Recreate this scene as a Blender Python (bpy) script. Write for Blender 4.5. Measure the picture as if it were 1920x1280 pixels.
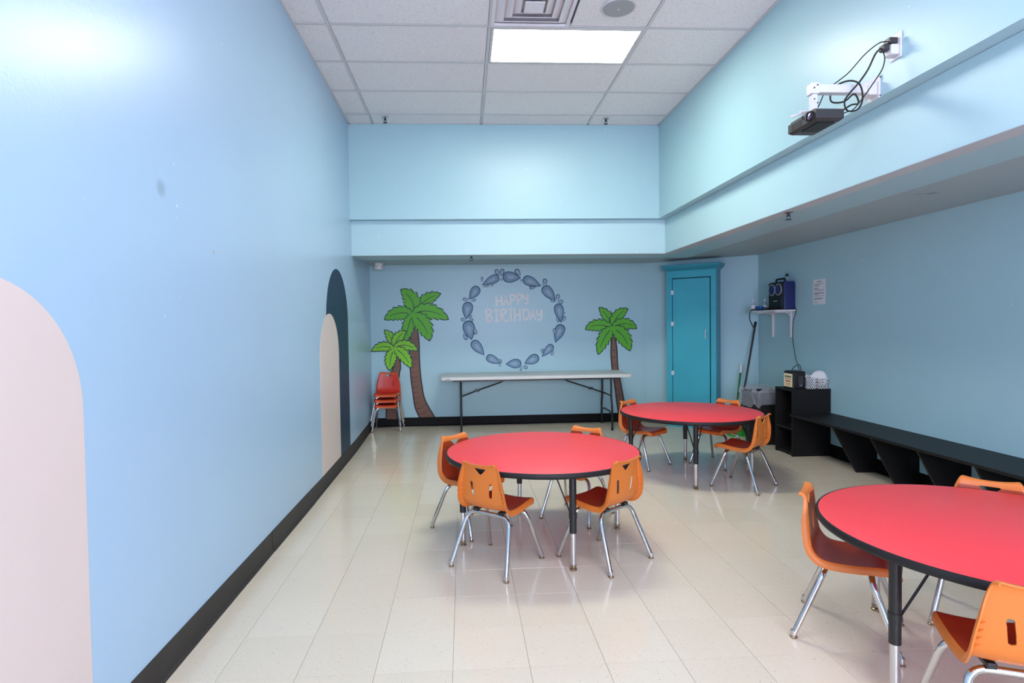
import bpy, math, random
from mathutils import Vector, Matrix
random.seed(7)
S = bpy.context.scene
for o in list(bpy.data.objects): bpy.data.objects.remove(o)
COL = S.collection
PI = math.pi

# ------------------------------------------------------------------ camera
cam = bpy.data.objects.new('camera', bpy.data.cameras.new('camera')); COL.objects.link(cam)
fw = Vector((0.052156, 0.998246, -0.027996)); rt = Vector((0.998518, -0.052565, -0.014094)); up = Vector((0.015541, 0.02722, 0.999509))
cam.matrix_world = Matrix(((rt.x, up.x, -fw.x, 0), (rt.y, up.y, -fw.y, 0), (rt.z, up.z, -fw.z, 1.40), (0, 0, 0, 1)))
cam.data.sensor_width = 36; cam.data.lens = 1070.59 / 1920 * 36
cam.data.shift_x = (960 - 925.2) / 1920; cam.data.clip_start = .05
S.camera = cam
# ------------------------------------------------------------------ light and exposure
S.view_settings.view_transform = 'Standard'; S.view_settings.look = 'None'
S.view_settings.gamma = 1; S.view_settings.use_curve_mapping = False
S.view_settings.exposure = 0.36
PANEL = 25.0            # emission of the ceiling panels
w = bpy.data.worlds.new('world'); S.world = w; w.use_nodes = True
w.node_tree.nodes['Background'].inputs[0].default_value = (.62, .74, 1, 1)
w.node_tree.nodes['Background'].inputs[1].default_value = 1.0
ld = bpy.data.lights.new('added_rear_fill', 'AREA'); ld.shape = 'RECTANGLE'; ld.size = 2.6; ld.size_y = 1.9
ld.energy = 270; ld.color = (.76, .74, 1.0)
lo = bpy.data.objects.new('added_rear_fill', ld); COL.objects.link(lo)
lo.location = (.9, -2.75, 1.65); lo.rotation_euler = (PI / 2, 0, 0)      # added cool fill lamp, shines +Y through the added rear window

# ------------------------------------------------------------------ materials
def mat(name, color, rough=.5, metal=0, spec=.5, coat=0, alpha=1):
    m = bpy.data.materials.new(name); m.use_nodes = True
    b = m.node_tree.nodes['Principled BSDF']
    b.inputs['Base Color'].default_value = (*color, 1); b.inputs['Roughness'].default_value = rough
    b.inputs['Metallic'].default_value = metal; b.inputs['Specular IOR Level'].default_value = spec
    b.inputs['Coat Weight'].default_value = coat; b.inputs['Alpha'].default_value = alpha
    return m
class NT:
    def __init__(s, m): s.t = m.node_tree; s.n = s.t.nodes; s.b = s.n['Principled BSDF']; s.l = s.t.links
    def new(s, typ, **kw):
        n = s.n.new(typ)
        for k, v in kw.items():
            if k.startswith('i_'): n.inputs[k[2:].replace('_', ' ')].default_value = v
            else: setattr(n, k, v)
        return n
    def link(s, a, b): s.l.new(a, b)
    def ramp(s, fac, stops):
        r = s.n.new('ShaderNodeValToRGB'); e = r.color_ramp.elements
        while len(e) < len(stops): e.new(.5)
        for x, (p, c) in zip(e, stops): x.position = p; x.color = (*c, 1) if len(c) == 3 else c
        s.link(fac, r.inputs[0]); return r.outputs[0]
    def mix(s, fac, a, b):
        n = s.n.new('ShaderNodeMix'); n.data_type = 'RGBA'
        for sock, v in ((n.inputs[0], fac), (n.inputs[6], a), (n.inputs[7], b)):
            if hasattr(v, 'is_output'): s.link(v, sock)
            else: sock.default_value = v if isinstance(v, (int, float)) else (*v, 1)
        return n.outputs[2]
    def bump(s, h, strength=.1, dist=.01):
        n = s.n.new('ShaderNodeBump'); n.inputs['Strength'].default_value = strength; n.inputs['Distance'].default_value = dist
        s.link(h, n.inputs['Height']); s.link(n.outputs[0], s.b.inputs['Normal'])
def noisy(name, color, rough=.5, var=.08, scale=8, bump=0, bscale=200, **kw):
    m = mat(name, color, rough, **kw); t = NT(m)
    g = t.new('ShaderNodeNewGeometry'); n = t.new('ShaderNodeTexNoise', i_Scale=scale, i_Detail=4.0)
    t.link(g.outputs['Position'], n.inputs['Vector'])
    c = t.mix(n.outputs[0], tuple(x * (1 - var) for x in color), tuple(min(1, x * (1 + var)) for x in color))
    t.link(c, t.b.inputs['Base Color'])
    if bump:
        n2 = t.new('ShaderNodeTexNoise', i_Scale=bscale, i_Detail=2.0); t.link(g.outputs['Position'], n2.inputs['Vector'])
        t.bump(n2.outputs[0], bump, .004)
    return m
def wall_paint(name, color, rough, spots=()):
    m = mat(name, color, rough); t = NT(m)
    g = t.new('ShaderNodeNewGeometry'); pos = g.outputs['Position']
    n = t.new('ShaderNodeTexNoise', i_Scale=1.3, i_Detail=3.0); t.link(pos, n.inputs['Vector'])
    c = t.mix(n.outputs[0], tuple(x * .96 for x in color), tuple(min(1, x * 1.04) for x in color))
    # small pale chips in the paint
    v = t.new('ShaderNodeTexNoise', i_Scale=23.0, i_Detail=1.0); t.link(pos, v.inputs['Vector'])
    f = t.ramp(v.outputs[0], [(0, (0, 0, 0)), (.80, (0, 0, 0)), (.815, (1, 1, 1)), (1, (1, 1, 1))])
    c = t.mix(f, c, (.8, .8, .78))
    for (p, r, sc, k) in spots:        # smudges with a shape of their own
        d = t.new('ShaderNodeVectorMath', operation='DISTANCE'); d.inputs[1].default_value = p; t.link(pos, d.inputs[0])
        f = t.ramp(d.outputs['Value'], [(0, (k, k, k)), (r * .45, (k * .8,) * 3), (r, (0, 0, 0))])
        c = t.mix(f, c, sc)
    t.link(c, t.b.inputs['Base Color'])
    n2 = t.new('ShaderNodeTexNoise', i_Scale=90.0, i_Detail=3.0); t.link(pos, n2.inputs['Vector'])
    t.bump(n2.outputs[0], .12, .004)
    return m
BLUE = (.388, .61, .662)
M = {}
M['wall'] = wall_paint('wall_blue_paint', BLUE, .36)
M['wall_left'] = wall_paint('left_wall_paint', (.405, .585, .735), .30, [((-1.228, 2.42, 1.98), .045, (.16, .2, .26), .45), ((-1.228, 2.9, 1.78), .012, (.6, .3, .12), .9)])
M['fascia'] = wall_paint('fascia_paint', (.44, .66, .70), .4)
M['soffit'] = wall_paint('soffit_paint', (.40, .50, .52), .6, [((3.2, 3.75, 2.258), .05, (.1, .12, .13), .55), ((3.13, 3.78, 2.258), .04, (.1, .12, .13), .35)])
M['fascia_edge'] = wall_paint('fascia_edge_paint', (.50, .58, .60), .6)
M['cream'] = noisy('cream_paint', (.74, .62, .56), .4, .03, 3)
M['navy'] = noisy('navy_paint', (.014, .042, .080), .45, .1, 5, spec=.25)
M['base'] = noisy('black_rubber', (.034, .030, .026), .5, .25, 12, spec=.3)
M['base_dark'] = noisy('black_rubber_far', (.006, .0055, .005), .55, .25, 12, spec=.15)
M['grid'] = mat('grid_white_metal', (.60, .60, .59), .5)
M['ceil_void'] = mat('ceiling_void', (.12, .12, .12), .9)
M['white'] = noisy('white_plastic', (.80, .79, .76), .4, .03, 20)
M['white_metal'] = mat('white_painted_metal', (.70, .69, .70), .4)
M['vent'] = mat('vent_white', (.78, .75, .77), .45)
M['grille'] = noisy('speaker_grille', (.36, .37, .37), .6, .1, 300)
M['red_top'] = noisy('red_laminate', (.92, .062, .075), .42, .05, 60)
M['black'] = noisy('black_plastic', (.014, .013, .013), .5, .2, 30, spec=.3)
M['black_metal'] = mat('black_metal', (.012, .012, .012), .38)
M['black_wood'] = noisy('black_painted_wood', (.010, .0095, .009), .5, .35, 25, bump=.15, bscale=60, spec=.22)
M['chrome'] = mat('chrome', (.66, .66, .66), .10, 1)
M['alu'] = mat('brushed_steel', (.66, .66, .66), .3, 1)
M['glide'] = mat('brass_glide', (.35, .28, .18), .35, .9)
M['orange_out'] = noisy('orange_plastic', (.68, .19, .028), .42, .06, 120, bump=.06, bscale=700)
M['orange_shaded'] = noisy('orange_plastic_shaded', (.36, .046, .011), .36, .06, 120)  # same orange plastic, with shade and red table reflection put into its colour
M['red_out'] = noisy('red_orange_plastic', (.62, .09, .015), .42, .06, 120)
M['red_in'] = noisy('red_plastic', (.60, .03, .012), .36, .06, 120)
M['table_white'] = noisy('white_table_plastic', (.74, .75, .70), .45, .03, 40)
M['teal'] = noisy('turquoise_paint', (.045, .40, .50), .35, .14, 3)
M['teal_dark'] = noisy('turquoise_paint_deep', (.022, .27, .36), .38, .14, 4)
M['gap'] = mat('dark_gap', (.008, .012, .02), .8)
M['blue_cab'] = noisy('blue_speaker_shell', (.012, .022, .12), .5, .1, 50)
M['paper'] = mat('paper', (.78, .78, .80), .7)
M['ink'] = mat('ink', (.06, .06, .07), .7)
M['yellow_card'] = mat('cream_card', (.80, .72, .42), .6)
M['red_ink'] = mat('red_ink', (.45, .08, .04), .7)
M['green'] = noisy('green_plastic', (.01, .16, .035), .4, .1, 30)
M['green_bright'] = noisy('green_bristle', (.02, .36, .03), .6, .2, 200)
M['blue_bin'] = mat('blue_plastic', (.02, .12, .42), .4)
M['frond'] = noisy('mural_green', (.10, .46, .012), .5, .12, 7)
M['frond_light'] = noisy('mural_light_green', (.22, .60, .012), .5, .12, 7)
M['frond_line'] = mat('mural_dark_green', (.004, .045, .035), .5)
M['trunk'] = noisy('mural_brown', (.19, .092, .055), .5, .15, 9)
M['trunk_line'] = mat('mural_black', (.012, .010, .010), .5)
M['drop'] = noisy('mural_slate_blue', (.17, .30, .43), .5, .25, 14)
M['drop_line'] = mat('mural_slate_dark', (.03, .11, .19), .5)
M['drop_hi'] = noisy('mural_pale_blue', (.30, .43, .53), .5, .1, 20)
M['letter'] = mat('mural_pale_letter', (.80, .78, .74), .5)
M['lens'] = mat('lens_glass', (.25, .2, .32), .05, .6)
M['dark_grey'] = noisy('charcoal_plastic', (.035, .032, .032), .4, .15, 60)
M['silver'] = mat('silver_plastic', (.6, .6, .58), .35, .3)
# floor tile: beige with streaky chips
m = mat('vinyl_tile', (.74, .68, .58), .16); t = NT(m)
g = t.new('ShaderNodeNewGeometry'); pos = g.outputs['Position']
sc = t.new('ShaderNodeVectorMath', operation='SCALE'); sc.inputs['Scale'].default_value = 1 / .3152
off = t.new('ShaderNodeVectorMath', operation='ADD'); off.inputs[1].default_value = (.0646, -2.2931 + .3152 * 20, 5)
t.link(pos, off.inputs[0]); t.link(off.outputs[0], sc.inputs[0])
fl = t.new('ShaderNodeVectorMath', operation='FLOOR'); t.link(sc.outputs[0], fl.inputs[0])
wn = t.new('ShaderNodeTexWhiteNoise', noise_dimensions='3D'); t.link(fl.outputs[0], wn.inputs['Vector'])
tone = t.ramp(wn.outputs['Value'], [(0, (.70, .615, .465)), (1, (.74, .655, .505))])
mp = t.new('ShaderNodeMapping'); mp.inputs['Scale'].default_value = (60, 150, 1); mp.inputs['Rotation'].default_value = (0, 0, .9)
t.link(pos, mp.inputs[0])
ns = t.new('ShaderNodeTexNoise', i_Scale=1.0, i_Detail=2.0); t.link(mp.outputs[0], ns.inputs['Vector'])
f1 = t.ramp(ns.outputs[0], [(0, (0, 0, 0)), (.66, (0, 0, 0)), (.72, (1, 1, 1)), (1, (1, 1, 1))])
c = t.mix(f1, tone, (.46, .37, .27))
ns2 = t.new('ShaderNodeTexNoise', i_Scale=1.7, i_Detail=2.0); t.link(mp.outputs[0], ns2.inputs['Vector'])
f2 = t.ramp(ns2.outputs[0], [(0, (1, 1, 1)), (.30, (1, 1, 1)), (.36, (0, 0, 0)), (1, (0, 0, 0))])
c = t.mix(f2, c, (.84, .79, .68))
t.link(c, t.b.inputs['Base Color'])
ns3 = t.new('ShaderNodeTexNoise', i_Scale=3.0, i_Detail=4.0); t.link(pos, ns3.inputs['Vector'])
rr = t.ramp(ns3.outputs[0], [(.3, (.10,) * 3), (.7, (.22,) * 3)]); t.link(rr, t.b.inputs['Roughness'])
M['tile'] = m
M['grout'] = mat('tile_seam', (.34, .29, .23), .8)
# acoustic ceiling tile
m = mat('acoustic_tile', (.82, .81, .80), .85, spec=.2); t = NT(m)
g = t.new('ShaderNodeNewGeometry')
n1 = t.new('ShaderNodeTexNoise', i_Scale=130.0, i_Detail=2.0); t.link(g.outputs['Position'], n1.inputs['Vector'])
f = t.ramp(n1.outputs[0], [(0, (1, 1, 1)), (.33, (1, 1, 1)), (.40, (0, 0, 0)), (1, (0, 0, 0))])
t.link(t.mix(f, (.82, .81, .80), (.55, .54, .53)), t.b.inputs['Base Color'])
M['acoustic'] = m
# plastic film
m = bpy.data.materials.new('clear_film'); m.use_nodes = True; nt = m.node_tree; nt.nodes.clear()
o = nt.nodes.new('ShaderNodeOutputMaterial'); mx = nt.nodes.new('ShaderNodeMixShader'); mx.inputs[0].default_value = .38
tr = nt.nodes.new('ShaderNodeBsdfTransparent'); pb = nt.nodes.new('ShaderNodeBsdfPrincipled')
pb.inputs['Base Color'].default_value = (.50, .52, .54, 1); pb.inputs['Roughness'].default_value = .18
nt.links.new(tr.outputs[0], mx.inputs[1]); nt.links.new(pb.outputs[0], mx.inputs[2]); nt.links.new(mx.outputs[0], o.inputs[0])
M['film'] = m
m = bpy.data.materials.new('added_window_glass'); m.use_nodes = True; nt = m.node_tree; nt.nodes.clear()
o = nt.nodes.new('ShaderNodeOutputMaterial'); mx = nt.nodes.new('ShaderNodeMixShader'); mx.inputs[0].default_value = .06
tr = nt.nodes.new('ShaderNodeBsdfTransparent'); gl = nt.nodes.new('ShaderNodeBsdfGlossy'); gl.inputs['Roughness'].default_value = .02
nt.links.new(tr.outputs[0], mx.inputs[1]); nt.links.new(gl.outputs[0], mx.inputs[2]); nt.links.new(mx.outputs[0], o.inputs[0])
M['glass'] = m
for nm, col, k in (('diffuser', (1, 1, .90), 1.0), ('diffuser_fill', (.84, .83, 1.0), .54)):     # the far panel is warm; the two added unseen panels are tinted cool
    m = bpy.data.materials.new('light_' + nm); m.use_nodes = True; b = m.node_tree.nodes['Principled BSDF']
    b.inputs['Emission Color'].default_value = (*col, 1); b.inputs['Emission Strength'].default_value = PANEL * k
    M[nm] = m

# ------------------------------------------------------------------ mesh helpers
class MB:
    def __init__(s): s.v = []; s.f = []; s.mi = []; s.k = 0
    def add(s, vs, fs):
        o = len(s.v); s.v += [tuple(v) for v in vs]
        for f in fs: s.f.append(tuple(i + o for i in f)); s.mi.append(s.k)
        return s
    def box(s, x0, x1, y0, y1, z0, z1):
        vs = [(x, y, z) for z in (z0, z1) for y in (y0, y1) for x in (x0, x1)]
        return s.add(vs, [(0, 2, 3, 1), (4, 5, 7, 6), (0, 1, 5, 4), (2, 6, 7, 3), (0, 4, 6, 2), (1, 3, 7, 5)])
    def bbox(s, x0, x1, y0, y1, z0, z1, b=.005):
        # box with chamfered vertical and top/bottom edges: octagonal prism stack
        def ring(z, i):
            X0, X1, Y0, Y1 = x0 + i, x1 - i, y0 + i, y1 - i
            return [(X0 + b, Y0, z), (X1 - b, Y0, z), (X1, Y0 + b, z), (X1, Y1 - b, z), (X1 - b, Y1, z), (X0 + b, Y1, z), (X0, Y1 - b, z), (X0, Y0 + b, z)]
        return s.rings([ring(z0, b * .7), ring(z0 + b, 0), ring(z1 - b, 0), ring(z1, b * .7)])
    def rings(s, R, cap=True, close=True):
        n = len(R[0]); o = len(s.v)
        for r in R: s.v += [tuple(p) for p in r]
        for i in range(len(R) - 1):
            for j in range(n if close else n - 1):
                a, b2 = o + i * n + j, o + i * n + (j + 1) % n
                s.f.append((a, b2, b2 + n, a + n)); s.mi.append(s.k)
        if cap:
            s.f.append(tuple(o + j for j in reversed(range(n)))); s.mi.append(s.k)
            e = o + (len(R) - 1) * n; s.f.append(tuple(e + j for j in range(n))); s.mi.append(s.k)
        return s
    def lathe(s, prof, c=(0, 0, 0), n=24, axis='Z', cap=True):
        R = []
        for r, h in prof:
            ring = []
            for k in range(n):
                a = 2 * PI * k / n; x, y = r * math.cos(a), r * math.sin(a)
                p = {'Z': (x, y, h), 'X': (h, x, y), 'Y': (y, h, x)}[axis]
                ring.append((c[0] + p[0], c[1] + p[1], c[2] + p[2]))
            R.append(ring)
        return s.rings(R, cap)
    def tube(s, path, r, n=8, cap=True):
        P = [Vector(p) for p in path]; R = []; nrm = None
        for i, p in enumerate(P):
            d = (P[min(i + 1, len(P) - 1)] - P[max(i - 1, 0)]).normalized()
            if nrm is None:
                nrm = d.orthogonal().normalized()
            nrm = (nrm - d * nrm.dot(d)).normalized(); bn = d.cross(nrm)
            rr = r[i] if isinstance(r, (list, tuple)) else r
            R.append([p + (nrm * math.cos(2 * PI * k / n) + bn * math.sin(2 * PI * k / n)) * rr for k in range(n)])
        return s.rings(R, cap)
    def prism(s, poly, fn, d0, d1):
        """poly: 2-D outline; fn(a,b,d) -> 3-D; extruded between depth d0 (back) and d1 (front)"""
        n = len(poly); o = len(s.v)
        s.v += [tuple(fn(a, b2, d0)) for a, b2 in poly] + [tuple(fn(a, b2, d1)) for a, b2 in poly]
        s.f.append(tuple(o + n + i for i in range(n))); s.mi.append(s.k)
        s.f.append(tuple(o + i for i in reversed(range(n)))); s.mi.append(s.k)
        for i in range(n):
            j = (i + 1) % n; s.f.append((o + i, o + j, o + n + j, o + n + i)); s.mi.append(s.k)
        return s
    def mesh(s, name, mats, smooth=False):
        me = bpy.data.meshes.new(name); me.from_pydata(s.v, [], s.f); me.validate()
        for x in (mats if isinstance(mats, (list, tuple)) else [mats]): me.materials.append(M[x] if isinstance(x, str) else x)
        if len(me.polygons) == len(s.mi): me.polygons.foreach_set('material_index', s.mi)
        import bmesh
        bm = bmesh.new(); bm.from_mesh(me); bmesh.ops.recalc_face_normals(bm, faces=bm.faces); bm.to_mesh(me); bm.free()
        if smooth:
            me.polygons.foreach_set('use_smooth', [True] * len(me.polygons)); me.set_sharp_from_angle(angle=math.radians(38))
        return me
    def build(s, name, mats, parent=None, smooth=False):
        return link(name, s.mesh(name, mats, smooth), parent)
def link(name, me, parent=None):
    o = bpy.data.objects.new(name, me); COL.objects.link(o)
    if parent is not None: o.parent = parent
    return o
def tag(o, label, cat, group=None):
    o['label'] = label; o['category'] = cat
    if group: o['group'] = group
    return o
def thing(name, label, cat, loc=(0, 0, 0), rz=0, group=None):
    o = bpy.data.objects.new(name, None); COL.objects.link(o); o.empty_display_size = .1
    o.location = loc; o.rotation_euler = (0, 0, rz); return tag(o, label, cat, group)
def struct(name, mb, m, parent=None, smooth=False):
    o = mb.build(name, m, parent, smooth); o['kind'] = 'structure'; return o
def copy_tree(o, parent=None):
    c = o.copy(); COL.objects.link(c)
    if parent is not None: c.parent = parent
    for ch in list(o.children): copy_tree(ch, c)
    return c
def fillet(pts, rad, n=6):
    P = [Vector(p) for p in pts]; out = [P[0]]
    for i in range(1, len(P) - 1):
        a, b2, c2 = P[i - 1], P[i], P[i + 1]
        u1 = (a - b2); u2 = (c2 - b2); l = min(rad, u1.length * .48, u2.length * .48)
        p0 = b2 + u1.normalized() * l; p1 = b2 + u2.normalized() * l
        for k in range(n + 1):
            q = k / n; out.append((1 - q) ** 2 * p0 + 2 * q * (1 - q) * b2 + q * q * p1)
    out.append(P[-1]); return out
def spline(pts, n=8):
    P = [Vector(p) for p in pts]; P = [2 * P[0] - P[1]] + P + [2 * P[-1] - P[-2]]; out = []
    for i in range(1, len(P) - 2):
        for k in range(n):
            q = k / n; a, b2, c2, d = P[i - 1], P[i], P[i + 1], P[i + 2]
            out.append(.5 * ((2 * b2) + (c2 - a) * q + (2 * a - 5 * b2 + 4 * c2 - d) * q * q + (3 * b2 - a - 3 * c2 + d) * q ** 3))
    out.append(P[-2]); return out

# ------------------------------------------------------------------ the room
ZC = 3.653; YR = -2.6; XW = 3.789; YB = 8.05
def xl(y):                                     # the left wall bows out a little towards the alcove
    k = [(-9, -1.226), (4.9, -1.226), (6.5, -1.243), (8.3, -1.298)]
    for (a, xa), (b2, xb) in zip(k, k[1:]):
        if y <= b2: return xa + (xb - xa) * (y - a) / (b2 - a)
# floor: slab and vinyl tiles
floor = struct('floor', MB().box(-1.5, 4.0, YR - .1, 8.3, -.12, -.004), 'grout')
T = .3152; TX = -.0646; TY = 2.2931; G = .0007
full = MB().rings([[(-T / 2 + G + i, -T / 2 + G + i, z), (T / 2 - G - i, -T / 2 + G + i, z), (T / 2 - G - i, T / 2 - G - i, z), (-T / 2 + G + i, T / 2 - G - i, z)] for z, i in ((-.004, 0), (-.0007, 0), (0, .0007))]).mesh('floor_tile', 'tile')
cells = []
for i in range(-4, 13):
    for j in range(-16, 19):
        cx, cy = TX + (i + .5) * T, TY + (j + .5) * T
        if cx < -1.35 or cx > 3.95 or cy < YR - .1 or cy > 8.2: continue
        vis = cy > 1.7 and abs(cx - .06 * cy) < .92 * cy + .4
        if vis and cx > 2.62 and cy > 8.05 - (cx - 2.62) * .761 + .2: vis = False
        cells.append((not vis, cy * cy + cx * cx, cx, cy))
cells.sort(); rest = MB()
for n, (hid, _, cx, cy) in enumerate(cells):
    if n < 300 and not hid:
        o = link('floor_tile', full, floor); o.location = (cx, cy, 0)
    else:
        rest.add([(cx + sx * (T / 2 - G), cy + sy * (T / 2 - G), z) for z in (-.004, 0) for sx, sy in ((-1, -1), (1, -1), (1, 1), (-1, 1))],
                 [(4, 5, 6, 7), (0, 1, 5, 4), (1, 2, 6, 5), (2, 3, 7, 6), (3, 0, 4, 7)])
r_ = rest.build('far_floor_tiles', 'tile', floor); r_['kind'] = 'stuff'
# left wall
ys = [YR - .1, 4.9, 6.5, 8.3]
mb = MB(); mb.rings([[(xl(y), y, -.1), (xl(y), y, 3.8), (xl(y) - .12, y, 3.8), (xl(y) - .12, y, -.1)] for y in ys])
struct('wall_left', mb, 'wall_left')
struct('wall_back', MB().box(-1.42, 2.62, YB, YB + .12, -.1, 2.4), 'wall')
d0, d1 = Vector((2.62, 8.05, 0)), Vector((XW, 7.16, 0)); dn = Vector((-(d1 - d0).y, (d1 - d0).x, 0)).normalized() * .12
mb = MB(); mb.rings([[d0 + Vector((0, 0, z)), d1 + Vector((0, 0, z)), d1 + dn + Vector((.1, 0, z)), d0 + dn + Vector((0, .1, z))] for z in (-.1, 2.4)])
struct('wall_corner', mb, 'wall')
struct('wall_right', MB().box(XW, XW + .12, YR - .1, 7.3, -.1, 2.4), 'wall')
struct('wall_back_upper', MB().box(-1.40, 2.37, 6.46, 6.57, 2.60, 3.8), 'wall')
struct('wall_right_upper', MB().box(2.257, 2.37, YR - .1, 6.46, 2.60, 3.8), 'wall')
mb = MB(); mb.k = 0
mb.rings([[(x0, y0, z), (2.35, y0, z), (2.35, YR - .1, z), (2.47, YR - .1, z), (2.47, 6.655, z), (x0, 6.655, z)] for z in (2.2095, 2.598) for x0, y0 in ((-1.40, 6.535),)])
struct('trim_1', mb, 'fascia')                                               # recessed fascia band below the upper walls
mb = MB(); mb.rings([[(-1.40, 6.537, z), (2.352, 6.537, z), (2.352, YR - .1, z), (2.468, YR - .1, z), (2.468, 6.653, z), (-1.40, 6.653, z)] for z in (2.207, 2.2095)])
struct('trim_2', mb, 'fascia_edge')                                           # its plain underside
mb = MB(); mb.rings([[(-1.40, 6.655, z), (2.47, 6.655, z), (2.47, YR - .1, z), (2.80, YR - .1, z), (2.80, 6.97, z), (-1.40, 6.97, z)] for z in (2.209, 2.257)])
struct('trim_3', mb, 'wall')                                                  # blue band behind the fascia
struct('ceiling_low', MB().box(-1.40, 3.92, 6.6, 8.2, 2.258, 2.36).box(2.42, 3.92, YR - .1, 6.6, 2.258, 2.36), 'soffit')
# rear wall behind the camera; its wide window is added for cool fill light
WX0, WX1, WZ0, WZ1 = -.4, 2.2, .75, 2.55
mb = MB().box(-1.4, WX0, YR - .12, YR, -.1, 3.8).box(WX1, 3.9, YR - .12, YR, -.1, 3.8).box(WX0, WX1, YR - .12, YR, -.1, WZ0).box(WX0, WX1, YR - .12, YR, WZ1, 3.8)
struct('wall_rear', mb, 'wall')
win = struct('added_window', MB().box(WX0, WX0 + .06, YR - .1, YR - .02, WZ0, WZ1).box(WX1 - .06, WX1, YR - .1, YR - .02, WZ0, WZ1).box(WX0, WX1, YR - .1, YR - .02, WZ0, WZ0 + .06).box(WX0, WX1, YR - .1, YR - .02, WZ1 - .06, WZ1).box(.87, .93, YR - .1, YR - .02, WZ0, WZ1), 'white_metal')
for x0, x1 in ((WX0 + .06, .87), (.93, WX1 - .06)): MB().box(x0, x1, YR - .065, YR - .059, WZ0 + .06, WZ1 - .06).build('pane', 'glass', win)
# baseboards: rubber cove with a small toe
def cove(path, name, m, h=.122):
    mb = MB(); R = []
    P = [Vector((*p, 0)) for p in path]
    for i, p in enumerate(P):
        d = (P[min(i + 1, len(P) - 1)] - P[max(i - 1, 0)]).normalized(); n = Vector((d.y, -d.x, 0))
        R.append([p + n * a + Vector((0, 0, z)) for a, z in ((-.002, .0002), (.022, .0002), (.021, .006), (.011, .014), (.006, .025), (.005, h), (-.002, h + .002))])
    mb.rings(R); return struct(name, mb, m, smooth=True)
b1 = cove([(xl(y), y) for y in (YR, 3.62)], 'baseboard_left', 'base')
for k, (y0, y1) in enumerate(((3.625, 4.60), (4.604, 6.5), (6.5, 8.04))):
    mb = MB(); R = []
    for y in (y0, y1):
        R.append([(xl(y) + a + (.002 if k == 0 else 0), y, z) for a, z in ((-.002, .0002), (.022, .0002), (.021, .006), (.011, .014), (.006, .025), (.005, .122), (-.002, .124))])
    mb.rings(R).build('baseboard_piece', 'base', b1, True)
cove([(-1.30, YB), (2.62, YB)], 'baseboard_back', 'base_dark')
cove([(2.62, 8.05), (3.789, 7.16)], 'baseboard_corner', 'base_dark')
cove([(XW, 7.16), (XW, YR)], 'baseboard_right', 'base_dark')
# ceiling: slab, acoustic tiles and exposed grid
ceil = struct('ceiling', MB().box(-1.4, 2.4, YR - .1, 6.6, ZC + .03, ZC + .12), 'ceil_void')
gx = [-1.24, -.9715, .2331, 1.4377, 2.257]; gy = [4.365 + .6023 * k for k in range(-12, 4)]; gy = [YR] + [y for y in gy if y > YR + .1] + [6.46]
LIGHTS = [4.365 + .6023 * k for k in (0, -5, -10)]
for a, b2 in zip(gx, gx[1:]):
    for c2, d in zip(gy, gy[1:]):
        if abs(a - .2331) < .01 and any(abs(c2 - y) < .01 for y in LIGHTS): continue
        x0 = a
        if abs(a - .2331) < .01 and abs(c2 - (4.365 - .6023)) < .01: x0 = .835      # the vent takes the other half of this cell
        MB().box(x0 + .015, b2 - .015, c2 + .013, d - .018, ZC + .004, ZC + .02).build('ceiling_tile', 'acoustic', ceil)
for x in gx[1:-1]: MB().box(x - .012, x + .012, YR, 6.46, ZC - .001, ZC + .03).build('grid_bar', 'grid', ceil)
for y in gy[1:-1]:
    for a, b2 in zip(gx, gx[1:]): MB().box(a + .012, b2 - .012, y - .012, y + .012, ZC, ZC + .03).build('grid_bar', 'grid', ceil)
for x0, x1, y0, y1 in ((-1.24, -1.218, YR, 6.46), (2.235, 2.257, YR, 6.46), (-1.24, 2.257, 6.438, 6.46)):
    MB().box(x0, x1, y0, y1, ZC - .001, ZC + .03).build('wall_angle', 'grid', ceil)
# ceiling lights
def ceiling_light(y0, label, dm='diffuser_fill'):
    t = thing('ceiling_light', label, 'ceiling light', (.8354, y0 + .30, ZC), group='ceiling light panels')
    a, b2 = .588, .287
    mb = MB().box(-a, a, -b2, -b2 + .022, -.004, .02).box(-a, a, b2 - .022, b2, -.004, .02).box(-a, -a + .022, -b2 + .022, b2 - .022, -.004, .02).box(a - .022, a, -b2 + .022, b2 - .022, -.004, .02)
    mb.build('frame', 'grid', t); MB().box(-a + .022, a - .022, -b2 + .022, b2 - .022, .002, .012).build('diffuser', dm, t)
ceiling_light(LIGHTS[0], 'lit rectangular ceiling panel beside the square air vent', 'diffuser')
ceiling_light(LIGHTS[1], 'added unseen fill panel in the ceiling row before the vent')  # this panel and the next are unseen, added to light the near end
ceiling_light(LIGHTS[2], 'added unseen fill panel in the ceiling nearest the rear wall')
# square air diffuser
t = thing('air_vent', 'white square four-way air vent in the ceiling beside the light panel', 'air vent', (.534, 4.064, ZC))
def sq_frustum(mb, r0, z0, r1, z1, th=.004):
    for (s0, s1) in (((-1, -1), (1, -1)), ((1, -1), (1, 1)), ((1, 1), (-1, 1)), ((-1, 1), (-1, -1))):
        vs = [(s0[0] * r0, s0[1] * r0, z0), (s1[0] * r0, s1[1] * r0, z0), (s1[0] * r1, s1[1] * r1, z1), (s0[0] * r1, s0[1] * r1, z1)]
        vs += [(x, y, z + th) for x, y, z in vs]
        mb.add(vs, [(0, 1, 2, 3), (7, 6, 5, 4), (0, 4, 5, 1), (1, 5, 6, 2), (2, 6, 7, 3), (3, 7, 4, 0)])
mb = MB()
for s0 in (-1, 1): mb.box(-.295, .295, s0 * .2825 - .0125, s0 * .2825 + .0125, -.006, .012).box(s0 * .2825 - .0125, s0 * .2825 + .0125, -.27, .27, -.006, .012)
mb.build('frame', 'vent', t)
MB().box(-.29, .29, -.29, .29, .0255, .0285).build('backing', 'vent', t)
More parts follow.
